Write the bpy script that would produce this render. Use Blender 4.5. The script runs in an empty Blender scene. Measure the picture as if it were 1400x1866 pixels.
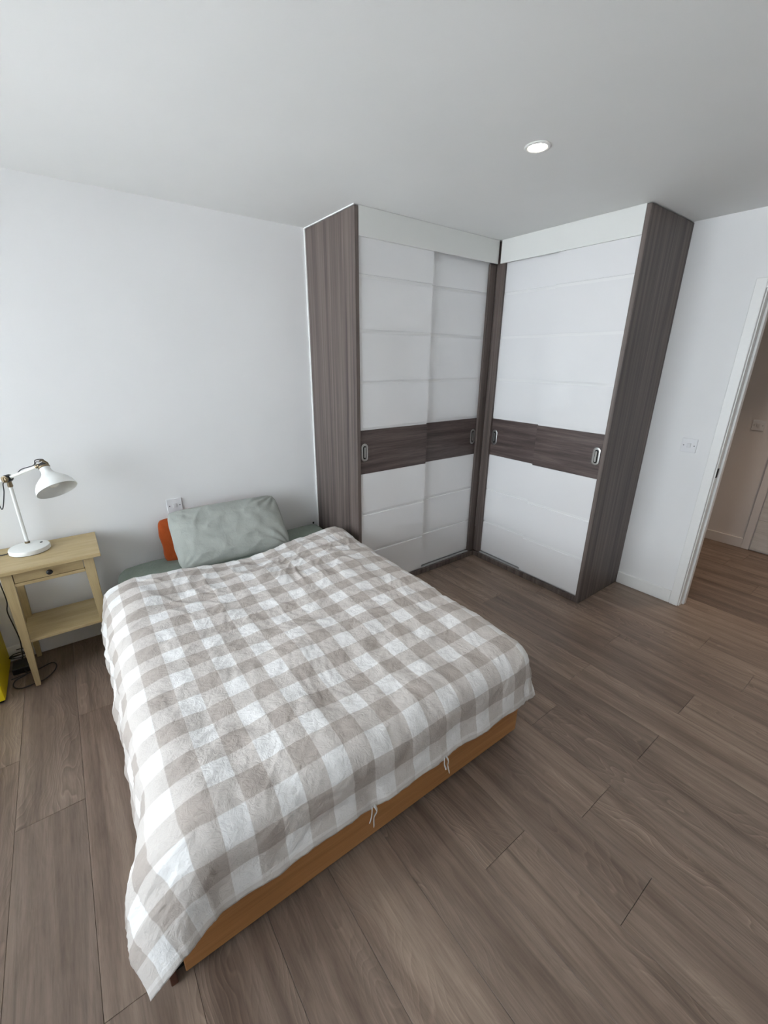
import bpy, bmesh, math, random
from mathutils import Vector, Matrix, noise
random.seed(7)
sc = bpy.context.scene
C = sc.collection

# ------------------------------------------------------------------ camera
CAM = (-3.2213, -2.8280, 1.6172)
YAW, PITCH, ROLL, FPX = math.radians(53.2128), math.radians(-19.7987), math.radians(0.485), 771.1
cd = bpy.data.cameras.new('camera'); cam = bpy.data.objects.new('camera', cd); C.objects.link(cam)
F = Vector((math.cos(PITCH)*math.cos(YAW), math.cos(PITCH)*math.sin(YAW), math.sin(PITCH)))
R0 = Vector((math.sin(YAW), -math.cos(YAW), 0)); U0 = R0.cross(F)
R = R0*math.cos(ROLL)+U0*math.sin(ROLL); U = -R0*math.sin(ROLL)+U0*math.cos(ROLL)
M = Matrix((R, U, -F)).transposed().to_4x4(); M.translation = Vector(CAM)
cam.matrix_world = M
cd.sensor_fit = 'HORIZONTAL'; cd.sensor_width = 36.0; cd.lens = 36.0*FPX/1400.0
cd.clip_start = 0.02; cd.clip_end = 100
sc.camera = cam

# ------------------------------------------------------------------ sky, daylight, exposure
W = bpy.data.worlds.new('overcast_sky'); sc.world = W; W.use_nodes = True
bg = W.node_tree.nodes['Background']
bg.inputs['Color'].default_value = (0.85, 0.935, 1.0, 1); bg.inputs['Strength'].default_value = 8.6
WIN = (-4.95, -2.90, -0.10, 0.60, 2.30)          # x, y0, y1, z0, z1 of the unseen window, sill raised to cut low side light
pl = bpy.data.lights.new('window_portal', 'AREA'); pl.shape = 'RECTANGLE'
pl.size = WIN[4]-WIN[3]; pl.size_y = WIN[2]-WIN[1]; pl.cycles.is_portal = True
po = bpy.data.objects.new('window_portal', pl); C.objects.link(po)
po.location = (WIN[0]-0.14, (WIN[1]+WIN[2])/2, (WIN[3]+WIN[4])/2); po.rotation_euler = (0, -math.pi/2, 0)
sun = bpy.data.lights.new('sun', 'SUN'); sun.energy = 32.0; sun.angle = math.radians(2); sun.color = (1.0, .985, .96)
so_ = bpy.data.objects.new('sun', sun); C.objects.link(so_); so_.location = (-3, -9, 9)
so_.rotation_euler = Vector((-.20, .70, -.70)).to_track_quat('-Z', 'Y').to_euler()
vs = sc.view_settings
vs.view_transform = 'Standard'; vs.look = 'None'; vs.exposure = 0.27; vs.gamma = 1.0; vs.use_curve_mapping = False
sc.cycles.max_bounces = 12; sc.cycles.diffuse_bounces = 8; sc.cycles.transparent_max_bounces = 12
sc.cycles.sample_clamp_indirect = 20

# ------------------------------------------------------------------ helpers
def lin(r, g, b):
    f = lambda c: (c/255/12.92) if c/255 <= 0.04045 else ((c/255+0.055)/1.055)**2.4
    return (f(r), f(g), f(b), 1.0)

ORG = {}
def link(o, parent=None):
    C.objects.link(o)
    if parent: o.parent = parent
    return o
def tag(o, label=None, cat=None, group=None, kind=None):
    if label: o['label'] = label
    if cat: o['category'] = cat
    if group: o['group'] = group
    if kind: o['kind'] = kind
    return o
def thing(name, loc, label, cat, group=None):
    o = bpy.data.objects.new(name, None); o.empty_display_size = 0.1
    o.location = loc; link(o); ORG[o.name] = Vector(loc)
    return tag(o, label, cat, group)
def obj(name, bm, mat, parent=None, smooth=False, loc=None, auto=None):
    """bm is in world coordinates; it is shifted to its parent's (or its own) origin"""
    org = Vector((0, 0, 0))
    if parent: org = ORG[parent.name]
    elif loc: org = Vector(loc)
    bmesh.ops.translate(bm, verts=bm.verts, vec=-org)
    bmesh.ops.recalc_face_normals(bm, faces=bm.faces)
    me = bpy.data.meshes.new(name); bm.to_mesh(me); bm.free()
    if smooth:
        for p in me.polygons: p.use_smooth = True
    if smooth and auto:
        try: me.set_sharp_from_angle(angle=math.radians(auto))
        except Exception: pass
    me.materials.append(mat)
    o = bpy.data.objects.new(name, me); link(o, parent)
    if not parent: o.location = org
    ORG[o.name] = org
    return o
def struct(name, bm, mat, parent=None):
    o = obj(name, bm, mat, parent)
    if not parent: o['kind'] = 'structure'
    return o
def bx(x0, x1, y0, y1, z0, z1, bev=0.0, seg=1, bm=None):
    b = bmesh.new()
    vs_ = [b.verts.new((x, y, z)) for z in (min(z0, z1), max(z0, z1)) for y in (min(y0, y1), max(y0, y1)) for x in (min(x0, x1), max(x0, x1))]
    for f in ((0, 2, 3, 1), (4, 5, 7, 6), (0, 1, 5, 4), (2, 6, 7, 3), (0, 4, 6, 2), (1, 3, 7, 5)):
        b.faces.new([vs_[i] for i in f])
    if bev > 0:
        bmesh.ops.bevel(b, geom=list(b.edges), offset=bev, segments=seg, affect='EDGES', profile=0.5)
    if bm is None: return b
    merge(bm, b); return bm
def merge(dst, src):
    mp = {}
    for v in src.verts: mp[v] = dst.verts.new(v.co)
    for f in src.faces:
        try: dst.faces.new([mp[v] for v in f.verts])
        except ValueError: pass
    src.free(); return dst
def xf(bm, mat):
    bmesh.ops.transform(bm, matrix=mat, verts=bm.verts); return bm
def lathe(prof, n=40, cap=True, org=(0, 0, 0), axis=(0, 0, 1)):
    """prof: list of (radius, height) along axis"""
    b = bmesh.new(); rings = []
    for r, h in prof:
        if r < 1e-6: rings.append([b.verts.new((0, 0, h))])
        else: rings.append([b.verts.new((r*math.cos(2*math.pi*i/n), r*math.sin(2*math.pi*i/n), h)) for i in range(n)])
    for a, c in zip(rings[:-1], rings[1:]):
        for i in range(n):
            j = (i+1) % n
            if len(a) == 1 and len(c) == 1: continue
            if len(a) == 1: b.faces.new((a[0], c[i], c[j]))
            elif len(c) == 1: b.faces.new((a[i], a[j], c[0]))
            else: b.faces.new((a[i], a[j], c[j], c[i]))
    if cap:
        for r in (rings[0], rings[-1]):
            if len(r) > 1: b.faces.new(r)
    q = Vector((0, 0, 1)).rotation_difference(Vector(axis).normalized())
    xf(b, Matrix.Translation(Vector(org)) @ q.to_matrix().to_4x4())
    return b
def spline(pts, k=8):
    P = [Vector(p) for p in pts]; out = []
    for i in range(len(P)-1):
        p0 = P[max(i-1, 0)]; p1 = P[i]; p2 = P[i+1]; p3 = P[min(i+2, len(P)-1)]
        for j in range(k):
            t = j/k
            out.append(0.5*((2*p1)+(-p0+p2)*t+(2*p0-5*p1+4*p2-p3)*t*t+(-p0+3*p1-3*p2+p3)*t**3))
    out.append(P[-1]); return out
def tube(pts, r, n=10, bm=None, flat=None):
    b = bmesh.new(); P = [Vector(p) for p in pts]; rings = []; ref = None
    for i, p in enumerate(P):
        t = (P[min(i+1, len(P)-1)]-P[max(i-1, 0)]).normalized()
        if ref is None:
            ref = t.orthogonal().normalized()
        ref = (ref - t*ref.dot(t)).normalized()
        s = t.cross(ref)
        rr = r[i] if isinstance(r, (list, tuple)) else r
        rings.append([b.verts.new(p+ref*rr*math.cos(2*math.pi*k/n)+s*rr*math.sin(2*math.pi*k/n)*(flat or 1)) for k in range(n)])
    for a, c in zip(rings[:-1], rings[1:]):
        for i in range(n): b.faces.new((a[i], a[(i+1) % n], c[(i+1) % n], c[i]))
    b.faces.new(rings[0]); b.faces.new(rings[-1])
    if bm is None: return b
    return merge(bm, b)
def extrude_poly(pts, vec):
    """planar polygon (world pts) pushed along vec"""
    b = bmesh.new(); v = Vector(vec)
    a = [b.verts.new(p) for p in pts]; c = [b.verts.new(Vector(p)+v) for p in pts]
    n = len(a); b.faces.new(a); b.faces.new(list(reversed(c)))
    for i in range(n): b.faces.new((a[i], a[(i+1) % n], c[(i+1) % n], c[i]))
    return b

# ------------------------------------------------------------------ materials
def nmat(name):
    m = bpy.data.materials.new(name); m.use_nodes = True
    nt = m.node_tree; return m, nt, nt.nodes['Principled BSDF']
def N(nt, typ, **kw):
    n = nt.nodes.new(typ)
    for k, v in kw.items(): setattr(n, k, v)
    return n
def ramp(nt, stops):
    n = N(nt, 'ShaderNodeValToRGB'); e = n.color_ramp.elements
    while len(e) < len(stops): e.new(0.5)
    for i, (p, c) in enumerate(stops): e[i].position = p; e[i].color = c
    return n
def mixc(nt, mode, fac, a, b):
    n = N(nt, 'ShaderNodeMix', data_type='RGBA', blend_type=mode)
    if isinstance(fac, (int, float)): n.inputs[0].default_value = fac
    else: nt.links.new(fac, n.inputs[0])
    for s, v in ((6, a), (7, b)):
        if isinstance(v, tuple): n.inputs[s].default_value = v
        else: nt.links.new(v, n.inputs[s])
    return n.outputs[2]
def coords(nt, scale, rnd=True):
    tc = N(nt, 'ShaderNodeTexCoord'); out = tc.outputs['Object']
    if rnd:
        oi = N(nt, 'ShaderNodeObjectInfo'); ml = N(nt, 'ShaderNodeVectorMath', operation='MULTIPLY')
        cb = N(nt, 'ShaderNodeCombineXYZ')
        for i in range(3): nt.links.new(oi.outputs['Random'], cb.inputs[i])
        nt.links.new(cb.outputs[0], ml.inputs[0]); ml.inputs[1].default_value = (17.3, 31.7, 9.1)
        ad = N(nt, 'ShaderNodeVectorMath', operation='ADD')
        nt.links.new(out, ad.inputs[0]); nt.links.new(ml.outputs[0], ad.inputs[1]); out = ad.outputs[0]
    mp = N(nt, 'ShaderNodeMapping'); mp.inputs['Scale'].default_value = scale
    nt.links.new(out, mp.inputs['Vector'])
    return mp.outputs[0], out
def tnoise(nt, vec, scale, detail=4, rough=0.55, dist=0.0):
    n = N(nt, 'ShaderNodeTexNoise'); nt.links.new(vec, n.inputs['Vector'])
    n.inputs['Scale'].default_value = scale; n.inputs['Detail'].default_value = detail
    n.inputs['Roughness'].default_value = rough; n.inputs['Distortion'].default_value = dist
    return n.outputs['Fac']
def bump(nt, b, h, strength, dist):
    n = N(nt, 'ShaderNodeBump'); n.inputs['Strength'].default_value = strength; n.inputs['Distance'].default_value = dist
    nt.links.new(h, n.inputs['Height']); nt.links.new(n.outputs[0], b.inputs['Normal']); return n
def plain(name, col, rough=0.5, metal=0.0, coat=0.0, spec=None, tex=0.0):
    m, nt, b = nmat(name)
    b.inputs['Base Color'].default_value = col; b.inputs['Roughness'].default_value = rough; b.inputs['Metallic'].default_value = metal
    if coat: b.inputs['Coat Weight'].default_value = coat; b.inputs['Coat Roughness'].default_value = 0.04
    if spec is not None: b.inputs['Specular IOR Level'].default_value = spec
    v, _ = coords(nt, (1, 1, 1)); nz = tnoise(nt, v, 60, 3)
    rp = ramp(nt, [(0.3, tuple(c*(1-tex) for c in col[:3])+(1,)), (0.7, col)])
    nt.links.new(nz, rp.inputs[0]); nt.links.new(rp.outputs[0], b.inputs['Base Color'])
    return m
def paint(name, col, bumpy=0.06):
    m, nt, b = nmat(name); b.inputs['Roughness'].default_value = 0.85; b.inputs['Specular IOR Level'].default_value = 0.2
    v, _ = coords(nt, (1, 1, 1), False)
    big = tnoise(nt, v, 1.7, 3); rp = ramp(nt, [(0.3, tuple(c*0.97 for c in col[:3])+(1,)), (0.7, col)])
    nt.links.new(big, rp.inputs[0]); nt.links.new(rp.outputs[0], b.inputs['Base Color'])
    fine = tnoise(nt, v, 160, 3); bump(nt, b, fine, bumpy, 0.004)
    return m
def floor_wood():
    m, nt, b = nmat('oak_plank')
    oi = N(nt, 'ShaderNodeObjectInfo')
    _, base = coords(nt, (1, 1, 1))
    def mp(s):
        n = N(nt, 'ShaderNodeMapping'); n.inputs['Scale'].default_value = s; nt.links.new(base, n.inputs['Vector']); return n.outputs[0]
    # broad tone bands along the plank
    broad = tnoise(nt, mp((14, 0.9, 1)), 1.0, 5, 0.62, 0.5)
    c1 = ramp(nt, [(0.25, lin(100, 83, 73)), (0.5, lin(131, 114, 102)), (0.75, lin(160, 142, 128))])
    nt.links.new(broad, c1.inputs[0])
    # blotchy patches
    blot = tnoise(nt, mp((5, 2.2, 1)), 1.0, 4, 0.6, 0.8)
    cb = ramp(nt, [(0.3, (0.86, 0.85, 0.84, 1)), (0.7, (1.12, 1.12, 1.11, 1))]); nt.links.new(blot, cb.inputs[0])
    col = mixc(nt, 'MULTIPLY', 1.0, c1.outputs[0], cb.outputs[0])
    # fine short pores
    fine = tnoise(nt, mp((150, 9, 1)), 1.0, 5, 0.7, 0.3)
    c2 = ramp(nt, [(0.30, (0.78, 0.77, 0.76, 1)), (0.52, (1, 1, 1, 1)), (0.75, (1.12, 1.12, 1.12, 1))])
    nt.links.new(fine, c2.inputs[0])
    col = mixc(nt, 'MULTIPLY', 1.0, col, c2.outputs[0])
    # growth rings : contorted cathedral figure in patches, dark then limed pale
    dn = N(nt, 'ShaderNodeTexNoise'); nt.links.new(mp((3.2, 1.1, 1)), dn.inputs['Vector']); dn.inputs['Scale'].default_value = 1.0; dn.inputs['Detail'].default_value = 3; dn.inputs['Roughness'].default_value = .55
    mulr = N(nt, 'ShaderNodeMath', operation='MULTIPLY'); nt.links.new(dn.outputs['Fac'], mulr.inputs[0]); mulr.inputs[1].default_value = 30.0
    sx = N(nt, 'ShaderNodeSeparateXYZ'); nt.links.new(base, sx.inputs[0])
    mx2 = N(nt, 'ShaderNodeMath', operation='MULTIPLY_ADD'); nt.links.new(sx.outputs[0], mx2.inputs[0]); mx2.inputs[1].default_value = 55.0; nt.links.new(mulr.outputs[0], mx2.inputs[2])
    fr = N(nt, 'ShaderNodeMath', operation='FRACT'); nt.links.new(mx2.outputs[0], fr.inputs[0])
    wr = ramp(nt, [(0.0, (0.80, 0.79, 0.78, 1)), (0.35, (1, 1, 1, 1)), (0.72, (1.04, 1.04, 1.04, 1)), (0.90, (1.32, 1.32, 1.33, 1)), (1.0, (0.84, 0.83, 0.82, 1))]); nt.links.new(fr.outputs[0], wr.inputs[0])
    pt = tnoise(nt, mp((6, 0.7, 1)), 1.0, 2, 0.5)
    pr = ramp(nt, [(0.46, (0.10, 0.10, 0.10, 1)), (0.62, (0.9, 0.9, 0.9, 1))]); nt.links.new(pt, pr.inputs[0])
    col = mixc(nt, 'MULTIPLY', pr.outputs[0], col, wr.outputs[0])
    # dark heart streaks
    st = tnoise(nt, mp((24, 0.8, 1)), 1.0, 3, 0.6, 0.6)
    sr = ramp(nt, [(0.60, (0, 0, 0, 1)), (0.74, (0.55, 0.55, 0.55, 1))]); nt.links.new(st, sr.inputs[0])
    col = mixc(nt, 'MIX', sr.outputs[0], col, lin(84, 70, 61))
    # plank to plank tone
    rr = ramp(nt, [(0, (0.84, 0.83, 0.825, 1)), (0.5, (1.0, 0.99, 0.975, 1)), (1, (1.13, 1.12, 1.10, 1))]); nt.links.new(oi.outputs['Random'], rr.inputs[0])
    col = mixc(nt, 'MULTIPLY', 1.0, col, rr.outputs[0])
    nt.links.new(col, b.inputs['Base Color'])
    b.inputs['Roughness'].default_value = 0.42; b.inputs['Specular IOR Level'].default_value = 0.4
    bump(nt, b, fine, 0.12, 0.001)
    return m
def streak_wood(name, cols, scale, rough=0.45, fine=(1, 1, 1), contrast=0.6):
    m, nt, b = nmat(name)
    v, base = coords(nt, scale)
    a = tnoise(nt, v, 1.0, 5, 0.6, 0.5)
    n = len(cols); rp = ramp(nt, [(0.28+0.44*i/(n-1), c) for i, c in enumerate(cols)]); nt.links.new(a, rp.inputs[0])
    mp = N(nt, 'ShaderNodeMapping'); mp.inputs['Scale'].default_value = tuple(s*f for s, f in zip(scale, fine)); nt.links.new(base, mp.inputs['Vector'])
    f = tnoise(nt, mp.outputs[0], 4.0, 4, 0.6)
    fr = ramp(nt, [(0.32, (1-contrast, 1-contrast, 1-contrast, 1)), (0.55, (1, 1, 1, 1))]); nt.links.new(f, fr.inputs[0])
    nt.links.new(mixc(nt, 'MULTIPLY', 1.0, rp.outputs[0], fr.outputs[0]), b.inputs['Base Color'])
    b.inputs['Roughness'].default_value = rough
    bump(nt, b, f, 0.08, 0.001)
    return m
def fabric(name, col, col2, wr=0.5, dist=0.01, weave=500):
    m, nt, b = nmat(name); v, _ = coords(nt, (1, 1, 1), False)
    a = tnoise(nt, v, 9, 5, 0.6); rp = ramp(nt, [(0.3, col2), (0.7, col)]); nt.links.new(a, rp.inputs[0])
    nt.links.new(rp.outputs[0], b.inputs['Base Color'])
    b.inputs['Roughness'].default_value = 0.9; b.inputs['Specular IOR Level'].default_value = 0.15
    b.inputs['Sheen Weight'].default_value = 0.15
    c = tnoise(nt, v, 22, 5, 0.6, 1.2); d = tnoise(nt, v, weave, 2)
    ma = N(nt, 'ShaderNodeMath', operation='MULTIPLY_ADD'); nt.links.new(d, ma.inputs[0]); ma.inputs[1].default_value = 0.12; nt.links.new(c, ma.inputs[2])
    bump(nt, b, ma.outputs[0], wr, dist)
    return m
def gingham():
    m, nt, b = nmat('gingham_cotton')
    uv = N(nt, 'ShaderNodeUVMap', uv_map='cloth'); sp = N(nt, 'ShaderNodeSeparateXYZ'); nt.links.new(uv.outputs[0], sp.inputs[0])
    def math_(op, a, b_=None, clamp=False):
        n = N(nt, 'ShaderNodeMath', operation=op); n.use_clamp = clamp
        for i, v in enumerate((a, b_)):
            if v is None: continue
            if isinstance(v, (int, float)): n.inputs[i].default_value = v
            else: nt.links.new(v, n.inputs[i])
        return n.outputs[0]
    def stripe(s, origin, period, duty):
        fr = math_('FRACT', math_('DIVIDE', math_('SUBTRACT', s, origin), period))
        # 1 = coloured, 0 = white, with a soft woven edge
        lo = math_('MULTIPLY', math_('SUBTRACT', fr, duty), 60, True)
        hi = math_('MULTIPLY', math_('SUBTRACT', 1.0, fr), 60, True)
        return math_('MULTIPLY', lo, hi)
    a = stripe(sp.outputs[0], -3.105, 0.1505, 0.47)
    c = stripe(sp.outputs[1], -1.735-1.55, 0.155, 0.49)
    tot = math_('MULTIPLY', math_('ADD', a, c), 0.5)
    rp = ramp(nt, [(0.0, lin(228, 227, 226)), (0.5, lin(201, 195, 190)), (1.0, lin(175, 166, 159))]); nt.links.new(tot, rp.inputs[0])
    hem = math_('MULTIPLY', math_('SUBTRACT', -2.188, sp.outputs[1]), 400, True)      # doubled cloth of the foot hem
    hcol = mixc(nt, 'MIX', math_('MULTIPLY', hem, .40), rp.outputs[0], lin(232, 230, 228))
    mp = N(nt, 'ShaderNodeMapping'); mp.inputs['Scale'].default_value = (1, 1, 1); nt.links.new(uv.outputs[0], mp.inputs['Vector'])
    n1 = tnoise(nt, mp.outputs[0], 120, 4, 0.6); r1 = ramp(nt, [(0.3, (0.97, 0.97, 0.97, 1)), (0.7, (1, 1, 1, 1))]); nt.links.new(n1, r1.inputs[0])
    nt.links.new(mixc(nt, 'MULTIPLY', 1.0, hcol, r1.outputs[0]), b.inputs['Base Color'])
    b.inputs['Roughness'].default_value = 0.92; b.inputs['Specular IOR Level'].default_value = 0.12; b.inputs['Sheen Weight'].default_value = 0.1
    # crumpled cotton: ridged creases over soft puckers
    w1 = tnoise(nt, mp.outputs[0], 40, 5, 0.62, 1.2)
    rdg = math_('ABSOLUTE', math_('SUBTRACT', tnoise(nt, mp.outputs[0], 26, 3, 0.5, 1.4), 0.5))
    h = math_('ADD', w1, math_('MULTIPLY', rdg, 1.2))
    h = math_('ADD', h, math_('MULTIPLY', hem, .25))
    bump(nt, b, h, 0.50, 0.006)
    return m

def glow(name, col, strength):
    m, nt, b = nmat(name); b.inputs['Base Color'].default_value = col
    b.inputs['Emission Color'].default_value = col; b.inputs['Emission Strength'].default_value = strength
    return m
def glass(name):
    m, nt, b = nmat(name); out = nt.nodes['Material Output']
    t = N(nt, 'ShaderNodeBsdfTransparent'); g = N(nt, 'ShaderNodeBsdfGlossy'); g.inputs['Roughness'].default_value = 0.02
    f = N(nt, 'ShaderNodeFresnel'); f.inputs['IOR'].default_value = 1.45; mx = N(nt, 'ShaderNodeMixShader')
    nt.links.new(f.outputs[0], mx.inputs[0]); nt.links.new(t.outputs[0], mx.inputs[1]); nt.links.new(g.outputs[0], mx.inputs[2])
    nt.links.new(mx.outputs[0], out.inputs['Surface']); return m

m_wall = paint('white_wall_paint', lin(236, 236, 236))
m_ceil = paint('white_ceiling_paint', lin(232, 233, 232), 0.03)
m_dgrey = paint('warm_white_wall_paint', lin(232, 231, 229))
m_hall = paint('hall_wall_paint', lin(226, 222, 220))
m_gloss_trim = plain('white_satin_trim', lin(236, 236, 234), 0.4, tex=0.02)
m_floor = floor_wood()
m_sub = plain('floor_underlay', lin(58, 48, 41), 0.9)
m_ward = streak_wood('grey_brown_laminate', [lin(64, 55, 52), lin(100, 89, 84), lin(124, 112, 106)], (34, 34, 0.55), 0.5, (3.5, 3.5, 1.2), 0.35)
m_band = streak_wood('dark_brown_laminate', [lin(60, 49, 48), lin(88, 75, 72), lin(112, 98, 93)], (1.5, 1.5, 30), 0.4, (1.5, 1.5, 3.0), 0.4)
m_white_gloss = plain('white_gloss_panel', lin(228, 228, 229), 0.16, coat=0.5)
m_white_groove = plain('white_groove_panel', lin(226, 226, 226), 0.3)
m_fascia = plain('off_white_fascia', lin(222, 223, 220), 0.5)
m_chrome = plain('brushed_nickel', lin(190, 190, 188), 0.28, 1.0)
m_alu = plain('aluminium_track', lin(176, 177, 178), 0.45, 0.2)
m_dark = plain('dark_parts_and_shade', lin(22, 19, 18), 0.8)  # near black for dark parts, also painted shade in bed gap and finger pulls
m_beech = streak_wood('beech_board', [lin(164, 112, 64), lin(178, 126, 76), lin(188, 136, 86)], (1.2, 30, 30), 0.5, (1.5, 3, 3), 0.15)
m_mahog = streak_wood('red_brown_board', [lin(74, 40, 28), lin(92, 52, 36)], (30, 1.2, 30), 0.5, (3, 1.5, 3), 0.2)
m_pine = streak_wood('pale_yellow_pine', [lin(170, 148, 106), lin(182, 161, 119), lin(190, 170, 130)], (3, 26, 26), 0.5, (1.3, 3, 3), 0.12)
m_pine_v = streak_wood('pale_yellow_pine_upright', [lin(170, 148, 106), lin(182, 161, 119), lin(190, 170, 130)], (26, 26, 2), 0.5, (3, 3, 1.3), 0.12)
m_black = plain('black_plastic', lin(26, 26, 28), 0.4)
m_cord = plain('dark_grey_cord', lin(52, 50, 52), 0.7)
m_lamp = plain('white_lacquer', lin(232, 233, 230), 0.35, tex=0.02)
m_brass = plain('aged_brass', lin(128, 113, 90), 0.38, 0.85)
m_bulb = plain('opal_bulb', lin(244, 243, 238), 0.25)
m_plastic = plain('white_plastic', lin(228, 228, 230), 0.35)
m_yellow = plain('yellow_lacquer', lin(232, 208, 20), 0.5)
m_sheet = fabric('sage_sheet_cotton', lin(130, 141, 131), lin(118, 129, 120), 0.35, 0.01)
m_pillow = fabric('pale_sage_linen', lin(170, 174, 168), lin(159, 163, 157), 0.4, 0.008)
m_rust = fabric('rust_cotton', lin(172, 82, 36), lin(154, 68, 28), 0.4, 0.01)
m_check = gingham()
m_tie = fabric('white_ribbon', lin(230, 228, 226), lin(216, 214, 212), 0.2, 0.004)
m_hdoor = streak_wood('white_grained_door', [lin(196, 192, 186), lin(214, 211, 206), lin(222, 219, 214)], (2, 2, 40), 0.5, (1.5, 1.5, 2), 0.12)
m_ground = paint('pale_paving', lin(204, 204, 206))
m_glass = glass('window_glass')
m_pvc = plain('grey_window_frame', lin(90, 92, 95), 0.4)
m_glow = glow('warm_led', (1.0, 0.88, 0.70, 1), 60)

# ------------------------------------------------------------------ the setting
H = 2.4; XW = -4.95; YS = -3.75
DY0, DY1, DZ = -2.80, -2.003, 1.995           # clear door opening in the east wall
WD, D1, W2, D2 = 1.758, 0.583, 1.566, 0.558   # wardrobe outline

struct('wall_north', bx(XW-.12, 0.12, 0, .12, -.03, H), m_wall)
e = bx(0, .12, DY1+.03, 0, -.03, H); bx(0, .12, YS-.12, DY0-.03, -.03, H, bm=e); bx(0, .12, DY0-.03, DY1+.03, DZ+.03, H, bm=e)
struct('wall_east', e, m_wall)
struct('wall_south', bx(XW-.12, 0, YS-.12, YS, -.03, H), m_dgrey)
w = bx(XW-.12, XW, WIN[2], 0, -.03, H); bx(XW-.12, XW, YS, WIN[1], -.03, H, bm=w)
bx(XW-.12, XW, WIN[1], WIN[2], -.03, WIN[3], bm=w); bx(XW-.12, XW, WIN[1], WIN[2], WIN[4], H, bm=w)
struct('wall_west', w, m_wall)
struct('ceiling', bx(XW-.12, 1.75, YS-.12, .12, H, H+.1), m_ceil)
HX = 1.60
struct('wall_hall_far', bx(HX, HX+.1, YS-.1, .1, -.03, H), m_hall)
struct('wall_hall_north', bx(.12, HX, -.7, -.6, -.03, H), m_hall)
struct('wall_hall_south', bx(.12, HX, YS, YS+.1, -.03, H), m_hall)

# outside the window, unseen : pale sunlit paving, and added sky blockers
struct('ground', bx(-40, 12, -30, 26, -6.2, -6.0), m_ground)
struct('balcony_floor', bx(XW-1.7, XW-.12, -6.5, .12, -.20, -.04), m_ground)
struct('sky_block_slab', bx(XW-.95, XW-.12, -3.6, .12, 2.45, 2.62), m_ceil)  # added overhead to cut light from the high sky
struct('sky_block_wall', bx(XW-1.7, XW-.12, .12, .24, -.20, 2.62), m_wall)  # added to block sky light from the north-west

# floor : boards run along y, each one its own piece
floor = struct('floor', bx(XW, HX, YS, 0, -.05, -.012), m_sub)
PITCHX, PL = 0.2135, 1.24
known = {0: -2.29, 1: -2.635, 2: -2.39, 4: -2.40, 6: -2.40, 7: -1.92, 9: -2.27, -6: -1.20, -5: -0.70, -7: -0.84, -1: -2.95}
cache = {}
def plank_mesh(w_, l_):
    key = (round(w_, 3), round(l_, 3))
    if key not in cache:
        b = bx(-w_/2+.0004, w_/2-.0004, -l_/2+.0005, l_/2-.0005, -.0115, 0)
        top = [ed for ed in b.edges if all(abs(v.co.z) < 1e-6 for v in ed.verts)]
        bmesh.ops.bevel(b, geom=top, offset=.0009, segments=1, affect='EDGES')
        me = bpy.data.meshes.new('plank'); b.to_mesh(me); b.free(); me.materials.append(m_floor); cache[key] = me
    return cache[key]
k0 = math.floor((XW+2.377)/PITCHX); k1 = math.ceil((HX+2.377)/PITCHX)
for k in range(k0, k1):
    x0 = max(XW, -2.377+k*PITCHX); x1 = min(HX, x0 + PITCHX if x0 > XW else -2.377+(k+1)*PITCHX)
    ylo, yhi = (YS, 0) if x1 <= 0.05 else (YS+.1, -.7)
    if x1-x0 < .01: continue
    j = known.get(k, -random.uniform(0, PL))
    while j > ylo: j -= PL
    ys = [ylo]
    j += PL
    while j < yhi-1e-3:
        if j-ylo > 1e-3: ys.append(j)
        j += PL
    ys.append(yhi)
    for a, c in zip(ys[:-1], ys[1:]):
        if c-a < .004: continue
        o = bpy.data.objects.new('plank', plank_mesh(x1-x0, c-a)); link(o, floor); o.location = ((x0+x1)/2, (a+c)/2, 0)

def baseboard(name, x0, x1, y0, y1, mat=m_gloss_trim):
    struct(name, bx(x0, x1, y0, y1, 0.0005, .092, .003), mat)
baseboard('baseboard_north', XW, -WD-.004, -.015, 0)
baseboard('baseboard_east', -.015, 0, DY1+.062, -W2-.002)
baseboard('baseboard_hall', HX-.015, HX, -1.934, -.7, m_hall)
# white sealant strip where the tall side panel meets wall and ceiling
t = bx(-WD-.006, -WD-.0005, -.010, 0, .095, H-.006); bx(-WD-.006, -WD-.0005, -D1, 0, H-.006, H, bm=t)
struct('trim_1', t, m_gloss_trim)

# doorway with its lining, stop, architrave and strike plate
d1 = struct('door_1', bx(-.001, .121, DY1, DY1+.03, 0.0005, DZ+.03), m_gloss_trim)
struct('lining', bx(-.001, .121, DY0-.03, DY0, 0.0005, DZ+.03), m_gloss_trim, d1)
struct('lining', bx(-.001, .121, DY0, DY1, DZ, DZ+.03), m_gloss_trim, d1)
struct('architrave', bx(-.018, -.001, DY1+.006, DY1+.06, 0.0005, DZ+.06, .003), m_gloss_trim, d1)
struct('architrave', bx(-.018, -.001, DY0-.06, DY0-.006, 0.0005, DZ+.06, .003), m_gloss_trim, d1)
struct('architrave', bx(-.018, -.001, DY0-.006, DY1+.006, DZ+.006, DZ+.06, .003), m_gloss_trim, d1)
struct('door_stop', bx(.045, .085, DY1-.013, DY1, 0.0005, DZ, .002), m_gloss_trim, d1)
struct('door_stop', bx(.045, .085, DY0, DY0+.013, 0.0005, DZ, .002), m_gloss_trim, d1)
struct('strike_plate', bx(.004, .030, DY1-.002, DY1+.001, .93, .99, .001), m_dark, d1)

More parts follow.
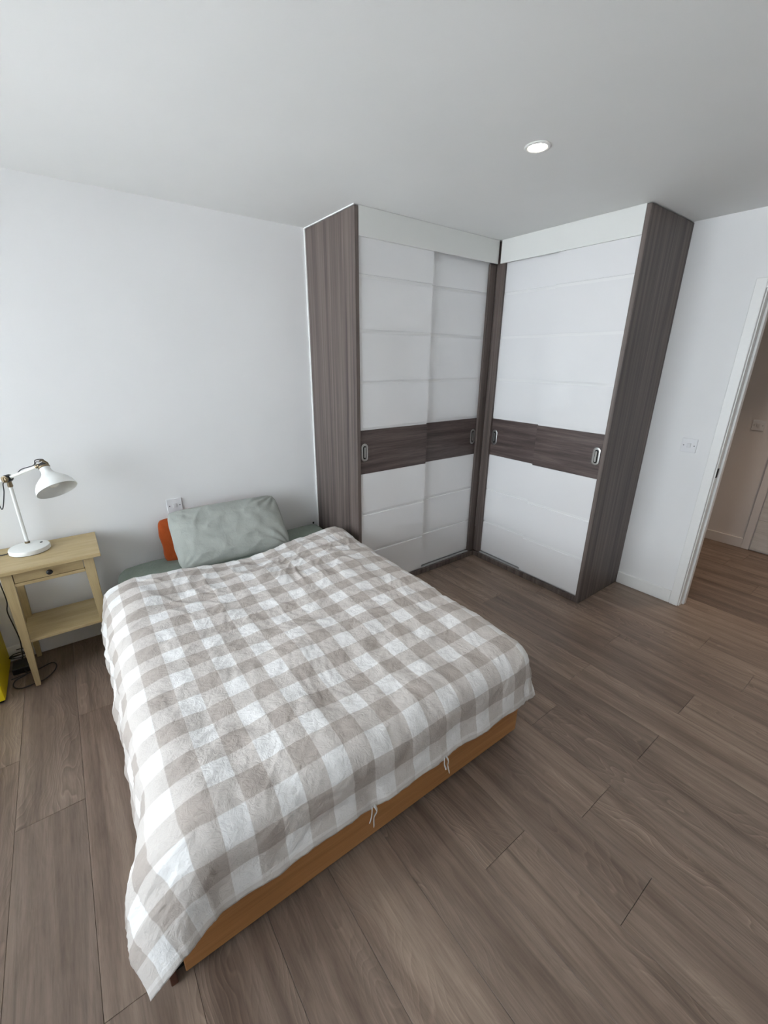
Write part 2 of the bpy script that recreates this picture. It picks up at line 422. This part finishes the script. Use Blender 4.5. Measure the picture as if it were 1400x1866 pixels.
# door across the hall
d2 = struct('door_2', bx(HX-.012, HX-.001, -2.78, -1.995, .006, 2.0, .002), m_hdoor)
struct('architrave', bx(HX-.02, HX-.001, -1.989, -1.934, 0.0005, 2.055, .003), m_hall, d2)
struct('architrave', bx(HX-.02, HX-.001, -2.84, -2.785, 0.0005, 2.055, .003), m_hall, d2)
struct('architrave', bx(HX-.02, HX-.001, -2.785, -1.989, 2.005, 2.055, .003), m_hall, d2)
for i in range(7):
    struct('door_panel', bx(HX-.017, HX-.012, -2.78, -1.996, .01+i*.285, .01+i*.285+.28, .002), m_hdoor, d2)

# unseen window on the west wall
x, y0, y1, z0, z1 = WIN
fr = bx(x-.10, x-.02, y0, y0+.06, z0, z1)
bx(x-.10, x-.02, y1-.06, y1, z0, z1, bm=fr); bx(x-.10, x-.02, y0+.06, y1-.06, z0, z0+.06, bm=fr); bx(x-.10, x-.02, y0+.06, y1-.06, z1-.06, z1, bm=fr)
win = struct('window_1', fr, m_pvc)
for i in (1,):
    ym = y0+(y1-y0)*i/2; struct('mullion', bx(x-.10, x-.02, ym-.045, ym+.045, z0+.06, z1-.06), m_pvc, win)
for i in range(2):
    a = y0+(y1-y0)*i/2+(.06 if i == 0 else .045); c = y0+(y1-y0)*(i+1)/2-(.06 if i == 1 else .045)
    struct('pane', bx(x-.064, x-.056, a, c, z0+.06, z1-.06), m_glass, win)

# ------------------------------------------------------------------ corner wardrobes with sliding doors
ZG = [0.045, 0.330, 0.617, 0.903, 1.190, 1.482, 1.776, 2.066, 2.35]
def stadium(w_, h_, n=14):
    r = w_/2; p = []
    for i in range(n+1): a = math.pi*i/n; p.append((r*math.cos(a), h_/2-r+r*math.sin(a)))
    for i in range(n+1): a = math.pi+math.pi*i/n; p.append((r*math.cos(a), -h_/2+r+r*math.sin(a)))
    return p
def handle_ring(P, out, w1=.050, h1=.118, w2=.026, h2=.088, th=.004):
    o1, o2 = stadium(w1, h1), stadium(w2, h2); b = bmesh.new(); n = len(o1); L = []
    for pr, dz in ((o1, 0), (o1, th*.7), ([((a+c)/2*.35+a*.65, (d+f)/2*.35+d*.65) for (a, d), (c, f) in zip(o1, o2)], th), (o2, th*.8), (o2, -.0005)):
        L.append([b.verts.new(P(px, pz, dz)) for px, pz in pr])
    for a, c in zip(L[:-1], L[1:]):
        for i in range(n): b.faces.new((a[i], a[(i+1) % n], c[(i+1) % n], c[i]))
    return b
def wardrobe(side):
    """local frame: a runs along the front from the outer side panel to the inside corner, d is depth behind the front plane"""
    if side == 'L':
        Wd = WD - D2                        # length of front
        P = lambda a, d, z: Vector((-WD+a, -D1+d, z))
        root = thing('sliding_wardrobe', (-WD+.6, -D1/2, 0), 'white gloss sliding wardrobe against the wall behind the bed, its side panel beside the pillow', 'wardrobe', 'corner pair of sliding wardrobes')
        depth = D1
    else:
        Wd = W2 - D1
        P = lambda a, d, z: Vector((-D2+d, -W2+a, z))
        root = thing('sliding_wardrobe', (-D2/2, -W2+.5, 0), 'white gloss sliding wardrobe beside the doorway, its dark side panel next to the light switch', 'wardrobe', 'corner pair of sliding wardrobes')
        depth = D2
    def B(a0, a1, d0, d1, z0, z1, bev=0.0):
        p, q = P(a0, d0, z0), P(a1, d1, z1)
        return bx(p.x, q.x, p.y, q.y, z0, z1, bev)
    PT = .026                                # side panel thickness
    obj('side_panel', B(0, PT, 0, depth-.002, .001, H-.0065, .001), m_ward, root)
    obj('fascia', B(PT+.001, Wd-(0 if side == 'L' else .018), .0005, .0125, 2.256, H-.001, .001), m_fascia, root)
    obj('plinth', B(PT+.001, Wd, .002, .022, .001, .040, .001), m_ward, root)
    # back and top so that it is a closed carcass
    obj('carcass_back', B(PT+.001, Wd, .16, .18, .03, H-.01), m_dark, root)
    tr = B(PT+.001, Wd-.046, .0225, .034, .012, .046); 
    for d in (.034, .060, .086): merge(tr, B(PT+.001, Wd-.046, d, d+.004, .012, .047))
    merge(tr, B(PT+.001, Wd-.046, .034, .090, .012, .032))
    obj('floor_track', tr, m_alu, root)
    obj('head_track', B(PT+.001, Wd-.046, .026, .10, 2.36, H-.002), m_alu, root)
    half = (0.602 if side == 'L' else 0.515)
    spans = [(PT+.002, half, .0135, True), (half-.045, Wd-.030, .0460, False)]
    for a0, a1, d, front in spans:
        th = .022
        door = obj('door', B(a0, a1, d+.008, d+th, .050, 2.355), m_white_groove, root)
        for i in range(8):
            z0, z1 = ZG[i], ZG[i+1]
            gap = .018
            lo = z0+(0.005 if i == 0 else gap*.5); hi = z1-(gap*.5 if i < 7 else 0)
            if i == 2: hi = z1-.001
            if i == 3: lo, hi = z0, z1-.001
            if i == 4: lo = z0+.014
            b = B(a0, a1, d, d+.008, lo, hi)
            fe = [ed for ed in b.edges if abs(ed.verts[0].co.z-ed.verts[1].co.z) < 1e-6 and all((v.co-P(0, d, 0)).dot(P(0, 1, 0)-P(0, 0, 0)) < 1e-4 for v in ed.verts)]
            if i != 3 and fe: bmesh.ops.bevel(b, geom=fe, offset=.0025, segments=2, affect='EDGES')
            obj('door_panel', b, m_band if i == 3 else m_white_gloss, door)
        ah = (a0+.035) if front else (a1-.046)
        hz = 1.046
        hp = lambda px, pz, dz: P(ah+px, d-.0002-dz, hz+pz)
        ho = obj('handle', handle_ring(hp, 1), m_chrome, door, smooth=True, auto=40)
        shade_plate = extrude_poly([P(ah+px, d-.0010, hz+pz) for px, pz in stadium(.0262, .0882)], P(0, .0008, 0)-P(0, 0, 0))
        ho['label'] = 'brushed metal oval finger pull'
        obj('recess_shade', shade_plate, m_dark, door)  # flat dark plate paints the shade of the hollow pull
        bar = extrude_poly([P(ah+.003+px, d-.0024, hz+pz) for px, pz in stadium(.012, .070)], P(0, .0016, 0)-P(0, 0, 0))
        obj('finger_plate', bar, m_chrome, door)
    # upright at the inside corner
    obj('corner_post', B(Wd-.044, Wd+(.0243 if side == 'L' else .0240), .0245, .045, .041, 2.255 if side == 'L' else H-.002, .0008), m_ward, root)
    return root
wardrobe('L'); wardrobe('R')

# ------------------------------------------------------------------ bed (stands about a degree askew)
PIV = Vector((-2.55, -1.985, 0)); BROT = Matrix.Translation(PIV) @ Matrix.Rotation(math.radians(-.9), 4, 'Z') @ Matrix.Translation(-PIV)
BX0, BX1, BY0, BY1 = -3.290, -1.835, -1.985, -.035
bed = thing('double_bed', ((BX0+BX1)/2, (BY0+BY1)/2, 0), 'low wooden double bed frame with beech footboard under the checked duvet', 'bed')
obj('footboard', xf(bx(BX0+.040, BX1, BY0, BY0+.020, .024, .300, .002), BROT), m_beech, bed)
obj('side_rail', xf(bx(BX0, BX0+.018, BY0, -.42, .004, .230, .002), BROT), m_mahog, bed)
obj('side_rail', xf(bx(BX1-.020, BX1, BY0+.0205, BY1, .024, .270, .002), BROT), m_beech, bed)
obj('shadow_gap_board', xf(bx(BX0+.0185, BX0+.039, BY0+.030, -.42, .004, .225), BROT), m_dark, bed)  # black filler paints the shadow gap beside the rail
obj('headboard', xf(bx(BX0+.05, BX1-.021, BY1-.018, BY1, .024, .255, .002), BROT), m_mahog, bed)
obj('slat_base', xf(bx(BX0+.055, BX1-.021, BY0+.021, BY1-.019, .17, .222), BROT), m_mahog, bed)
for px in (BX0+.10, BX1-.10):
    for py in (BY0+.12, BY1-.12): obj('foot', xf(bx(px-.03, px+.03, py-.03, py+.03, 0, .170), BROT), m_dark, bed)

def soft_box(x0, x1, y0, y1, z0, z1, r, nx, ny, nz, fn=None):
    b = bx(x0, x1, y0, y1, z0, z1); bmesh.ops.bevel(b, geom=list(b.edges), offset=r, segments=5, affect='EDGES', profile=0.5)
    bmesh.ops.triangulate(b, faces=[f for f in b.faces if len(f.verts) > 4])
    for _ in range(4):
        bmesh.ops.subdivide_edges(b, edges=[ed for ed in b.edges if ed.calc_length() > .07], cuts=1, use_grid_fill=True)
    if fn:
        for v in b.verts: v.co += fn(v.co)
    return b
def mat_fn(p):
    n = Vector((0, 0, 0))
    edge = min(p.x+3.185, -1.838-p.x)
    n.z += .006*noise.noise(Vector((p.x*5, p.y*5, 3))) + .006*noise.noise(Vector((p.x*14, p.y*3, 8)))
    n.y += .006*noise.noise(Vector((p.x*9, 5, p.z*6))); n.x += .006*noise.noise(Vector((p.y*9, 1, p.z*6)))
    k = max(0, 1-(p.x+3.185)/.12)*max(0, 1-abs(p.y+.05)/.4)   # head corner droops over the end
    n.z -= .035*k*k*(1 if p.z > .36 else .3); n.x += .03*k*(1 if p.z < .33 else 0)
    return n
mt = obj('mattress', xf(soft_box(-3.185, -1.845, -1.962, -.062, .2225, .438, .055, 8, 8, 3, mat_fn), BROT), m_sheet, None, True, loc=(-2.51, -1.01, .2225))
tag(mt, 'mattress in a dark sage green fitted sheet, showing at the head of the bed', 'mattress')
# little dark care tag at the sheet corner
tg = obj('care_tag', bx(-1.845, -1.833, -.075, -.071, .425, .440), m_black, mt)

# ---- duvet : cloth coordinates (s,t) carried over the bed
EL, ER, EF, EH = -3.120, -1.915, -1.925, -.455
SL, SR, TF, TH_ = EL-.35, ER+.220, EF-.295, EH+.075
def fbm(p, o=4):
    a, s, f = 0, 1, 1
    for _ in range(o): a += s*noise.noise(p*f); s *= .5; f *= 2.03
    return a
def duvet_point(s, t):
    # gentle irregular fill of the duvet
    wob = .012*fbm(Vector((s*2.2, t*2.2, 1.3)), 2)
    ztop = .508 + .016*fbm(Vector((s*3.1+4, t*3.1, 7)), 3)
    ztop += .018*math.exp(-((s+2.1)/.30)**2-((t+1.0)/.5)**2)
    ztop -= .022*math.exp(-((s+2.5)/.30)**2-((t+.52)/.16)**2)
    ztop += .020*math.exp(-((s+1.95)/.14)**2-((t+.5)/.14)**2)
    du = dv = 0.0; sx = sy = 0
    if s < EL: du = EL-s; sx = -1
    elif s > ER: du = s-ER; sx = 1
    if t < EF: dv = EF-t; sy = -1
    hd = max(0.0, t-EH)
    cx = min(max(s, EL), ER); cy = max(t, EF)
    L2 = math.hypot(du, dv); pw = 3.2 if sx < 0 else 6.0
    L = (du**pw+dv**pw)**(1/pw)
    dx, dy = (sx*du/L2, sy*dv/L2) if L2 > 0 else (0, 0)
    diag = 0 if L2 == 0 else min(1.0, 2*du*dv/(L2*L2))
    wl = dx*dx if sx < 0 else 0
    r = .105+.05*wl if sx <= 0 else .105-.025*dx*dx
    amax = math.radians(80-22*diag**2*(1 if sx < 0 else .5))
    arc = r*amax
    if L <= arc:
        a = L/r; h = r*math.sin(a); dr = r*(1-math.cos(a))
    else:
        ex = L-arc; h = r*math.sin(amax)+ex*math.cos(amax); dr = r*(1-math.cos(amax))+ex*math.sin(amax)
    # folds on the hanging sides
    k = max(0.0, min(1.0, (L-.06)/.2))
    side = wl if L2 > 0 else 0
    fl = .006*math.sin(t*33+5*noise.noise(Vector((t*2.3, 0, 2))))*max(0, .6+noise.noise(Vector((t*2, 3, 1))))+.018*fbm(Vector((t*5.0, dr*3, 5)), 2)
    ff = .002*math.sin(s*31+2*noise.noise(Vector((s*3, 4, 2))))+.009*fbm(Vector((s*2.6, dr*2, 8)), 2)
    fold = (fl*side+ff*(1-side)*(.5 if sx > 0 else 1))*k
    # plump roll of the filling just over the edge
    fold += .012*math.sin(min(1, L/.22)*math.pi)
    x = cx+dx*(h+fold); y = cy+dy*(h+fold); z = ztop-dr + .005*k*noise.noise(Vector((s*5, t*5, 4)))
    if sx < 0: x -= .055*k*math.exp(-((y-EF-.01)/.12)**2)
    # head end : rolled edge tucked down on the mattress
    if hd > 0:
        rh = .034; a = min(hd/rh, math.pi/2*1.0)
        y = EH+rh*math.sin(a)+wob; z -= rh*(1-math.cos(a))+max(0, hd-rh*math.pi/2)
        z = max(z, .446) if L < .05 else z
    hw = max(0, 1-(EH-t)/.35) if t < EH else 1
    y += hw*(.075*(abs((s+2.5)/.62)**1.5 if abs(s+2.5) < .62 else 1)-.045 + .02*noise.noise(Vector((s*4, 0, 9))))
    return BROT @ Vector((x, y, z)), L
NX, NY = 250, 270
b = bmesh.new(); uvl = b.loops.layers.uv.new('cloth'); G = []; UVD = {}
for j in range(NY+1):
    row = []
    for i in range(NX+1):
        s = SL+(SR-SL)*i/NX; t = TF+(TH_-TF)*j/NY
        p, L = duvet_point(s, t)
        v = b.verts.new(p); UVD[v] = (s, t); row.append(v)
    G.append(row)
for j in range(NY):
    for i in range(NX): b.faces.new((G[j][i], G[j][i+1], G[j+1][i+1], G[j+1][i]))
b.normal_update()
for v in b.verts:                                    # creases : soft puckers and sharp little ridges
    s, t = UVD[v]
    warp = Vector((s*4+noise.noise(Vector((s*3, t*3, 0)))*1.5, t*4+noise.noise(Vector((s*3, t*3, 5)))*1.5, 0))
    rid = 1-abs(noise.noise(warp*1.6)); rid = rid**6
    rid2 = (1-abs(noise.noise(warp*4.1+Vector((3, 1, 2)))))**5
    head = math.exp(-((t+.75)/.3)**2)
    d = .004*fbm(Vector((s*13, t*13, 2)), 3) + .005*rid*(.5+head) + .0022*rid2
    d += .009*head*noise.noise(Vector((s*5+t*4, (t-s*.35)*13, 4)))
    v.co += v.normal*d
for f in b.faces:
    f.smooth = True
    for l in f.loops: l[uvl].uv = UVD[l.vert]
org = Vector((-2.5, -1.2, .44))
bmesh.ops.translate(b, verts=b.verts, vec=-org)
me = bpy.data.meshes.new('duvet'); b.to_mesh(me); b.free(); me.materials.append(m_check)
for p in me.polygons: p.use_smooth = True
duvet = bpy.data.objects.new('duvet', me); link(duvet); duvet.location = org; ORG[duvet.name] = org
so = duvet.modifiers.new('thickness', 'SOLIDIFY'); so.thickness = .008; so.offset = -1
tag(duvet, 'beige and white gingham checked duvet spread over the bed', 'duvet')
for xs, dx in ((-2.672, -.012), (-2.365, .008)):
    p, _ = duvet_point(xs, TF+.004)
    for q in (-1, 1):
        pts = spline([(p.x+q*.004, p.y-.002, p.z+.004), (p.x+q*.010, p.y-.008, p.z-.018), (p.x+q*.006+dx*.5, p.y-.006, p.z-.040), (p.x+q*.009+dx, p.y-.010, p.z-(.075 if q > 0 else .048))], 6)
        obj('tie', tube(pts, .0068, 8, flat=.25), m_tie, duvet, True)['label'] = 'white ribbon tie'

# ---- pillows
def pillow(name, c, w, h, th, rx, rz, ry, mat, label, seed, pinch=.015):
    n = 56; b = bmesh.new(); S = {}
    for sd in (1, -1):
        for j in range(n+1):
            for i in range(n+1):
                u = -1+2*i/n; v = -1+2*j/n
                u = math.copysign(abs(u)**.8, u); v = math.copysign(abs(v)**.8, v)
                rim = i in (0, n) or j in (0, n)
                if sd == -1 and rim: S[sd, i, j] = S[1, i, j]; continue
                prof = (max(0, 1-abs(u)**3.2)**.55)*(max(0, 1-abs(v)**3.0)**.55)
                rc = 1-.075*(abs(u)*abs(v))**5
                x = u*w/2*(1-pinch*(1-abs(v)**2)*abs(u)**3)*rc; y = v*h/2*(1-pinch*1.2*(1-abs(u)**2)*abs(v)**3)*rc
                z = sd*th/2*prof
                k = (abs(u)*abs(v))**1.5
                z += sd*.006*fbm(Vector((x*9+seed, y*9, sd)), 3)*(prof*1.2)
                z += sd*.008*(1-abs(noise.noise(Vector((x*7+y*5+seed, y*9-x*6, 3)))))**5*prof
                cr = (abs(u)*abs(v))**2.0
                z += sd*(.016 if (u > 0) else .004)*cr*prof**.5*math.sin(math.atan2(1.02-abs(v), 1.02-abs(u))*17+seed+sd)*(1.15-abs(u)*abs(v))*3
                z += sd*.010*(abs(v)**3)*prof**.6*noise.noise(Vector((x*26, seed, sd*2)))+sd*.008*(abs(u)**3)*prof**.6*noise.noise(Vector((y*26, seed, sd*3)))
                if rim:
                    x += .006*noise.noise(Vector((y*14, seed, 1))); y += .006*noise.noise(Vector((x*14, seed, 2))); z = .006*noise.noise(Vector((x*9, y*9, seed)))
                S[sd, i, j] = b.verts.new((x, y, z))
        for j in range(n):
            for i in range(n):
                q = [S[sd, i, j], S[sd, i+1, j], S[sd, i+1, j+1], S[sd, i, j+1]]
                b.faces.new(q if sd == 1 else q[::-1])
    Mx = Matrix.Translation(Vector(c)) @ Matrix.Rotation(rz, 4, 'Z') @ Matrix.Rotation(rx, 4, 'X') @ Matrix.Rotation(ry, 4, 'Z')
    xf(b, Mx)
    o = obj(name, b, mat, None, True, loc=c)
    return tag(o, label, 'pillow', 'pillows at the head of the bed')
pillow('pillow', (-2.50, -.232, .582), .70, .405, .140, math.radians(47), math.radians(-2), math.radians(0), m_pillow, 'pale sage green pillow leaning on the wall at the bed head', 2.0)
pillow('pillow', (-2.540, -.110, .556), .715, .285, .055, math.radians(66), math.radians(-2), math.radians(1), m_rust, 'rust orange pillow tucked behind the green pillow', 9.0)

# ------------------------------------------------------------------ bedside table
TX0, TX1, TY0, TY1, TZ = -3.648, -3.208, -.366, -.016, .668
nt_ = thing('bedside_table', ((TX0+TX1)/2, (TY0+TY1)/2, 0), 'pale yellow wooden bedside table with one drawer and a low shelf', 'bedside table')
obj('tabletop', bx(TX0, TX1, TY0, TY1, TZ-.019, TZ, .002), m_pine, nt_)
LX0, LX1, LY0, LY1 = TX0+.036, TX1-.036, TY0+.030, TY1-.012
def leg(xo, sx, yo, sy):
    b = bmesh.new(); a, c, ll = .042, .021, .40
    vs_ = []
    for z, w_ in ((.0005, c), (.255+.0, .0325), (.56, a), (TZ-.0195, a)):
        vs_.append([b.verts.new((xo+sx*p*w_, yo+sy*q*min(w_, .034), z)) for p, q in ((0, 0), (1, 0), (1, 1), (0, 1))])
    for A, B_ in zip(vs_[:-1], vs_[1:]):
        for i in range(4): b.faces.new((A[i], A[(i+1) % 4], B_[(i+1) % 4], B_[i]))
    b.faces.new(vs_[0]); b.faces.new(vs_[-1]); return b
for xo, sx in ((LX0, 1), (LX1, -1)):
    for yo, sy in ((LY0, 1), (LY1, -1)): obj('leg', leg(xo, sx, yo, sy), m_pine_v, nt_)
zr = .571
obj('lower_rail', bx(LX0+.0425, LX1-.0425, LY0+.003, LY0+.022, zr, zr+.017, .001), m_pine, nt_)
obj('side_apron', bx(LX1-.020, LX1-.004, LY0+.035, LY1-.035, zr, TZ-.0195, .001), m_pine, nt_)
obj('side_apron', bx(LX0+.004, LX0+.020, LY0+.035, LY1-.035, zr, TZ-.0195, .001), m_pine, nt_)
obj('back_apron', bx(LX0+.0425, LX1-.0425, LY1-.018, LY1-.003, zr, TZ-.0195, .001), m_pine, nt_)
dr = obj('drawer', bx(LX0+.0455, LX1-.0455, LY0+.003, LY0+.020, zr+.0195, TZ-.0215, .001), m_pine, nt_)
obj('drawer_box', bx(LX0+.050, LX1-.050, LY0+.0205, LY1-.022, zr+.020, TZ-.030), m_dark, dr)
kx = (LX0+LX1)/2
obj('knob', lathe([(.004, 0), (.0055, .010), (.012, .015), (.0135, .020), (.011, .026), (0, .028)], 24, org=(kx, LY0+.004, zr+.047), axis=(0, -1, 0)), m_black, dr, True)['label'] = 'small round black knob'
obj('shelf', bx(LX0+.012, LX1-.012, LY0+.012, LY1-.008, .252, .268, .001), m_pine, nt_)

# ------------------------------------------------------------------ lamp on the bedside table
lz = TZ
lamp = thing('table_lamp', (-3.497, -.125, lz), 'white metal table lamp with brass joints on the bedside table', 'lamp')
obj('base', lathe([(.082, .001), (.0865, .003), (.087, .018), (.0845, .0235), (.080, .025), (0, .0255)], 56, org=(-3.497, -.125, lz)), m_lamp, lamp, True, auto=35)
obj('base_shadow_line', lathe([(.083, .0002), (.083, .0016)], 48, org=(-3.497, -.125, lz)), m_black, lamp)  # black disc painted in as the shadow line under the base
px_, py_ = -3.505, -.068
obj('pole', lathe([(.0082, lz+.030), (.0082, 1.012)], 24, org=(px_, py_, 0)), m_lamp, lamp, True, auto=40)
obj('pole_collar', lathe([(.0115, lz+.0245), (.0115, lz+.033), (.0085, lz+.035)], 24, org=(px_, py_, 0)), m_brass, lamp, True, auto=40)
obj('pole_clamp', lathe([(.010, 1.000), (.0115, 1.006), (.0095, 1.024), (.013, 1.034)], 24, org=(px_, py_, 0)), m_brass, lamp, True, auto=40)
obj('switch_button', lathe([(.0060, .0250), (.0060, .0275), (0, .028)], 16, org=(-3.447, -.10, lz)), m_black, lamp, True)
J = Vector((px_, py_-.012, 1.047))                    # main joint
HJ = Vector((-3.372, -.165, 1.108))                   # joint at the head
ad = (HJ-J).normalized(); sd = Vector((ad.y, -ad.x, 0)).normalized()
if sd.y > 0: sd = -sd
jo = obj('main_joint', lathe([(.0165, -.016), (.0185, -.012), (.0185, .012), (.0165, .016)], 28, org=J, axis=sd), m_black, lamp, True, auto=40)
obj('joint_cap', lathe([(.0155, .0162), (.0165, .018), (.0165, .022), (.011, .024), (.011, .0265), (.004, .028), (0, .028)], 28, org=J, axis=sd), m_brass, jo, True, auto=40)
obj('joint_screw', tube([J+sd*.028+Vector((0, 0, .012)), J+sd*.029-Vector((0, 0, .012))], .0032, 8), m_brass, jo)
obj('arm', tube([J-ad*.175, HJ-ad*.004], .0075, 16), m_lamp, lamp, True, auto=40)
obj('arm_end', tube([J-ad*.190, J-ad*.174], .0085, 16), m_brass, lamp, True, auto=40)
AX = Vector((.24, -.53, -.80)).normalized()           # direction the shade opens
NK = Vector((-3.349, -.180, 1.103))                   # top of the shade neck
prof = [(.0215, 0), (.0225, .006), (.0225, .024), (.026, .036), (.036, .050), (.054, .066), (.071, .084), (.082, .104), (.0865, .122), (.0885, .131), (.0870, .132), (.0848, .122), (.080, .105), (.069, .086), (.052, .068), (.034, .053), (.0235, .040), (.0205, .025), (.0205, .002)]
obj('shade', lathe(prof, 64, False, NK, AX), m_lamp, lamp, True, auto=50)
obj('neck_ring', lathe([(.0205, -.003), (.0245, -.003), (.0250, .004), (.0228, .006), (.0205, .006)], 40, False, NK, AX), m_brass, lamp, True, auto=40)
obj('socket', lathe([(0, -.022), (.010, -.022), (.0165, -.014), (.0185, -.002), (.0185, .028), (0, .030)], 32, True, NK, AX), m_black, lamp, True, auto=40)
obj('bulb', lathe([(.012, .030), (.013, .045), (.022, .062), (.0295, .082), (.0275, .098), (.016, .110), (0, .114)], 32, True, NK, AX), m_bulb, lamp, True)
sx_ = AX.cross(Vector((0, 0, 1))).normalized()
fk = obj('head_joint', tube([HJ-ad*.010, HJ+ad*.010], .0095, 14), m_brass, lamp, True, auto=40)
obj('yoke', tube(spline([HJ, NK-AX*.012-sx_*.022, NK-AX*.036-sx_*.010, NK-AX*.034+sx_*.004], 6), .0042, 10), m_brass, fk, True)
obj('strap', tube(spline([NK-AX*.036-sx_*.006, NK-AX*.030+Vector((.010, -.006, .0)), NK-AX*.004+Vector((.022, -.008, 0))], 6), .0035, 8), m_brass, fk, True)
obj('wire_guard', tube(spline([NK-AX*.030+sx_*.006, NK-AX*.034+sx_*.018, NK-AX*.020+sx_*.026, NK-AX*.000+sx_*.024], 8), .0016, 8), m_cord, fk, True)
obj('lead', tube(spline([J+ad*.060+Vector((0, 0, .008)), J+ad*.085+Vector((0, 0, .016)), HJ-ad*.02+Vector((0, 0, .012)), HJ+Vector((-.004, 0, .030)), NK-AX*.040-sx_*.014, NK-AX*.024-sx_*.002], 8), .0022, 8), m_cord, lamp, True)
obj('lead', tube(spline([J-ad*.010+Vector((0, -.004, -.010)), J-ad*.03+Vector((0, -.01, -.014)), J-ad*.04+Vector((0, -.014, -.06)), J-ad*.075+Vector((0, -.02, -.13)), J-ad*.09+Vector((0, -.01, -.02))], 8), .0024, 8), m_cord, lamp, True)
obj('power_lead', tube(spline([(-3.583, -.128, lz+.007), (-3.610, -.125, lz+.0035), (-3.640, -.10, lz+.0035), (-3.662, -.075, lz-.004), (-3.668, -.06, lz-.06), (-3.664, -.045, .50), (-3.662, -.035, .379), (-3.674, -.032, .315), (-3.668, -.032, .224), (-3.662, -.032, .133), (-3.668, -.032, .063), (-3.671, -.042, .030), (-3.675, -.070, .0185)], 8), .0028, 8), m_cord, lamp, True)

# ------------------------------------------------------------------ floor clutter left of the table
yb = thing('storage_cabinet', (-3.92, -.21, 0), 'bright yellow box cabinet standing left of the bedside table', 'cabinet')
obj('body', bx(-4.115, -3.728, -.366, -.020, .012, .50, .002), m_yellow, yb)
obj('front', bx(-4.113, -3.728, -.386, -.367, .014, .498, .002), m_yellow, yb)
obj('base', bx(-4.105, -3.738, -.374, -.025, 0, .0118), m_dark, yb)
ad_ = thing('power_adapter', (-3.668, -.12, 0), 'black power adapter block on the floor under the bedside table', 'adapter')
obj('body', bx(-3.712, -3.630, -.170, -.080, .001, .036, .004, 2), m_black, ad_)
obj('socket_end', bx(-3.690, -3.660, -.080, -.072, .010, .026, .001), m_cord, ad_)
obj('cable', tube(spline([(-3.66, -.170, .018), (-3.655, -.20, .006), (-3.70, -.225, .0035), (-3.705, -.275, .0035), (-3.675, -.312, .0035), (-3.625, -.310, .0035), (-3.575, -.300, .0035), (-3.535, -.250, .0035), (-3.525, -.195, .0035), (-3.548, -.160, .0035), (-3.61, -.185, .0035), (-3.70, -.200, .0035), (-3.718, -.205, .0035)], 8), .0028, 8), m_cord, ad_, True)
lp = []
for i in range(42):
    a = i*2*math.pi/18; lp.append((-3.680+.042*math.cos(a)+.004*math.sin(i), -.062+.020*math.sin(a), .044+.012*math.sin(a*.5+1)+.0006*i))
cb_ = obj('coiled_cable', tube(lp, .0028, 8), m_cord, None, True, loc=(-3.68, -.062, .03))
tag(cb_, 'loose coil of dark cable lying on the black adapter by the wall', 'cable')

# ------------------------------------------------------------------ switches and socket
def plate(name, c, nrm, label, socket=False, w=.088):
    c = Vector(c); n = Vector(nrm); s = Vector((0, 0, 1)).cross(n)
    root = thing(name, c, label, 'socket' if socket else 'light switch', None if socket else 'white square rocker switches')
    def B(a0, a1, z0, z1, d0, d1, bev=0.0):
        p = c+s*a0+n*d0; q = c+s*a1+n*d1
        return bx(p.x, q.x, p.y, q.y, c.z+z0, c.z+z1, bev)
    obj('face_plate', B(-w/2, w/2, -w/2, w/2, .0005, .008, .0018), m_plastic, root)
    if socket:
        for a in (-.02, .02): obj('slot', B(a-.004, a+.004, -.010, -.004, .0075, .0085), m_dark, root)
        obj('slot', B(-.003, .003, .006, .016, .0075, .0085), m_dark, root)
    else:
        obj('rocker_frame', B(-.0120, .0120, -.0150, .0150, .0078, .0090), m_white_groove, root)
        rk = B(-.0105, .0105, -.0135, .0135, .0088, .0130, .0012)
        for v in rk.verts:
            if (v.co-c).dot(n) > .011: v.co += n*(.0022*(v.co.z-c.z)/.0135)
        obj('rocker', rk, m_plastic, root)
    for a in (-.030, .030): obj('screw', lathe([(.0032, .0078), (.0032, .0086), (0, .0088)], 12, org=c+s*a, axis=n), m_cord, root)
    return root
plate('light_switch', (-2.767, 0, .738), (0, -1, 0), 'white square light switch on the wall above the green pillow')
plate('wall_socket', (-2.795, 0, .455), (0, -1, 0), 'white wall socket half hidden behind the rust orange pillow', True)
plate('light_switch', (0, -1.822, 1.110), (-1, 0, 0), 'white square light switch between the wardrobe and the doorway')
plate('light_switch', (HX, -1.795, 1.107), (-1, 0, 0), 'dim white light switch on the hall wall seen through the doorway')

# ------------------------------------------------------------------ downlights
def downlight(c, label, power, col, em=None):
    c = Vector(c); root = thing('ceiling_downlight', c, label, 'downlight', 'recessed ceiling downlights')
    dn = Vector((0, 0, -1))
    obj('rim', lathe([(.036, .0005), (.0495, .0005), (.0505, .002), (.0475, .0045), (.038, .0055), (.036, .004)], 48, False, c, dn), m_gloss_trim, root, True, auto=50)
    obj('lens', lathe([(.0355, .0008), (.0355, .0030), (.02, .0042), (0, .0045)], 40, True, c, dn), m_glow, root, True)
    l = bpy.data.lights.new('downlight_beam', 'SPOT'); l.energy = power; l.color = col; l.spot_size = math.radians(95); l.spot_blend = .7; l.shadow_soft_size = .03
    lo = bpy.data.objects.new('downlight_beam', l); link(lo, root); lo.location = (0, 0, -.012)
downlight((-1.540, -1.555, H), 'lit round ceiling downlight in front of the corner wardrobes', 8, (1, .86, .68))
downlight((.85, -2.55, H), 'lit round ceiling downlight in the hall beyond the doorway', 40, (1, .76, .56))
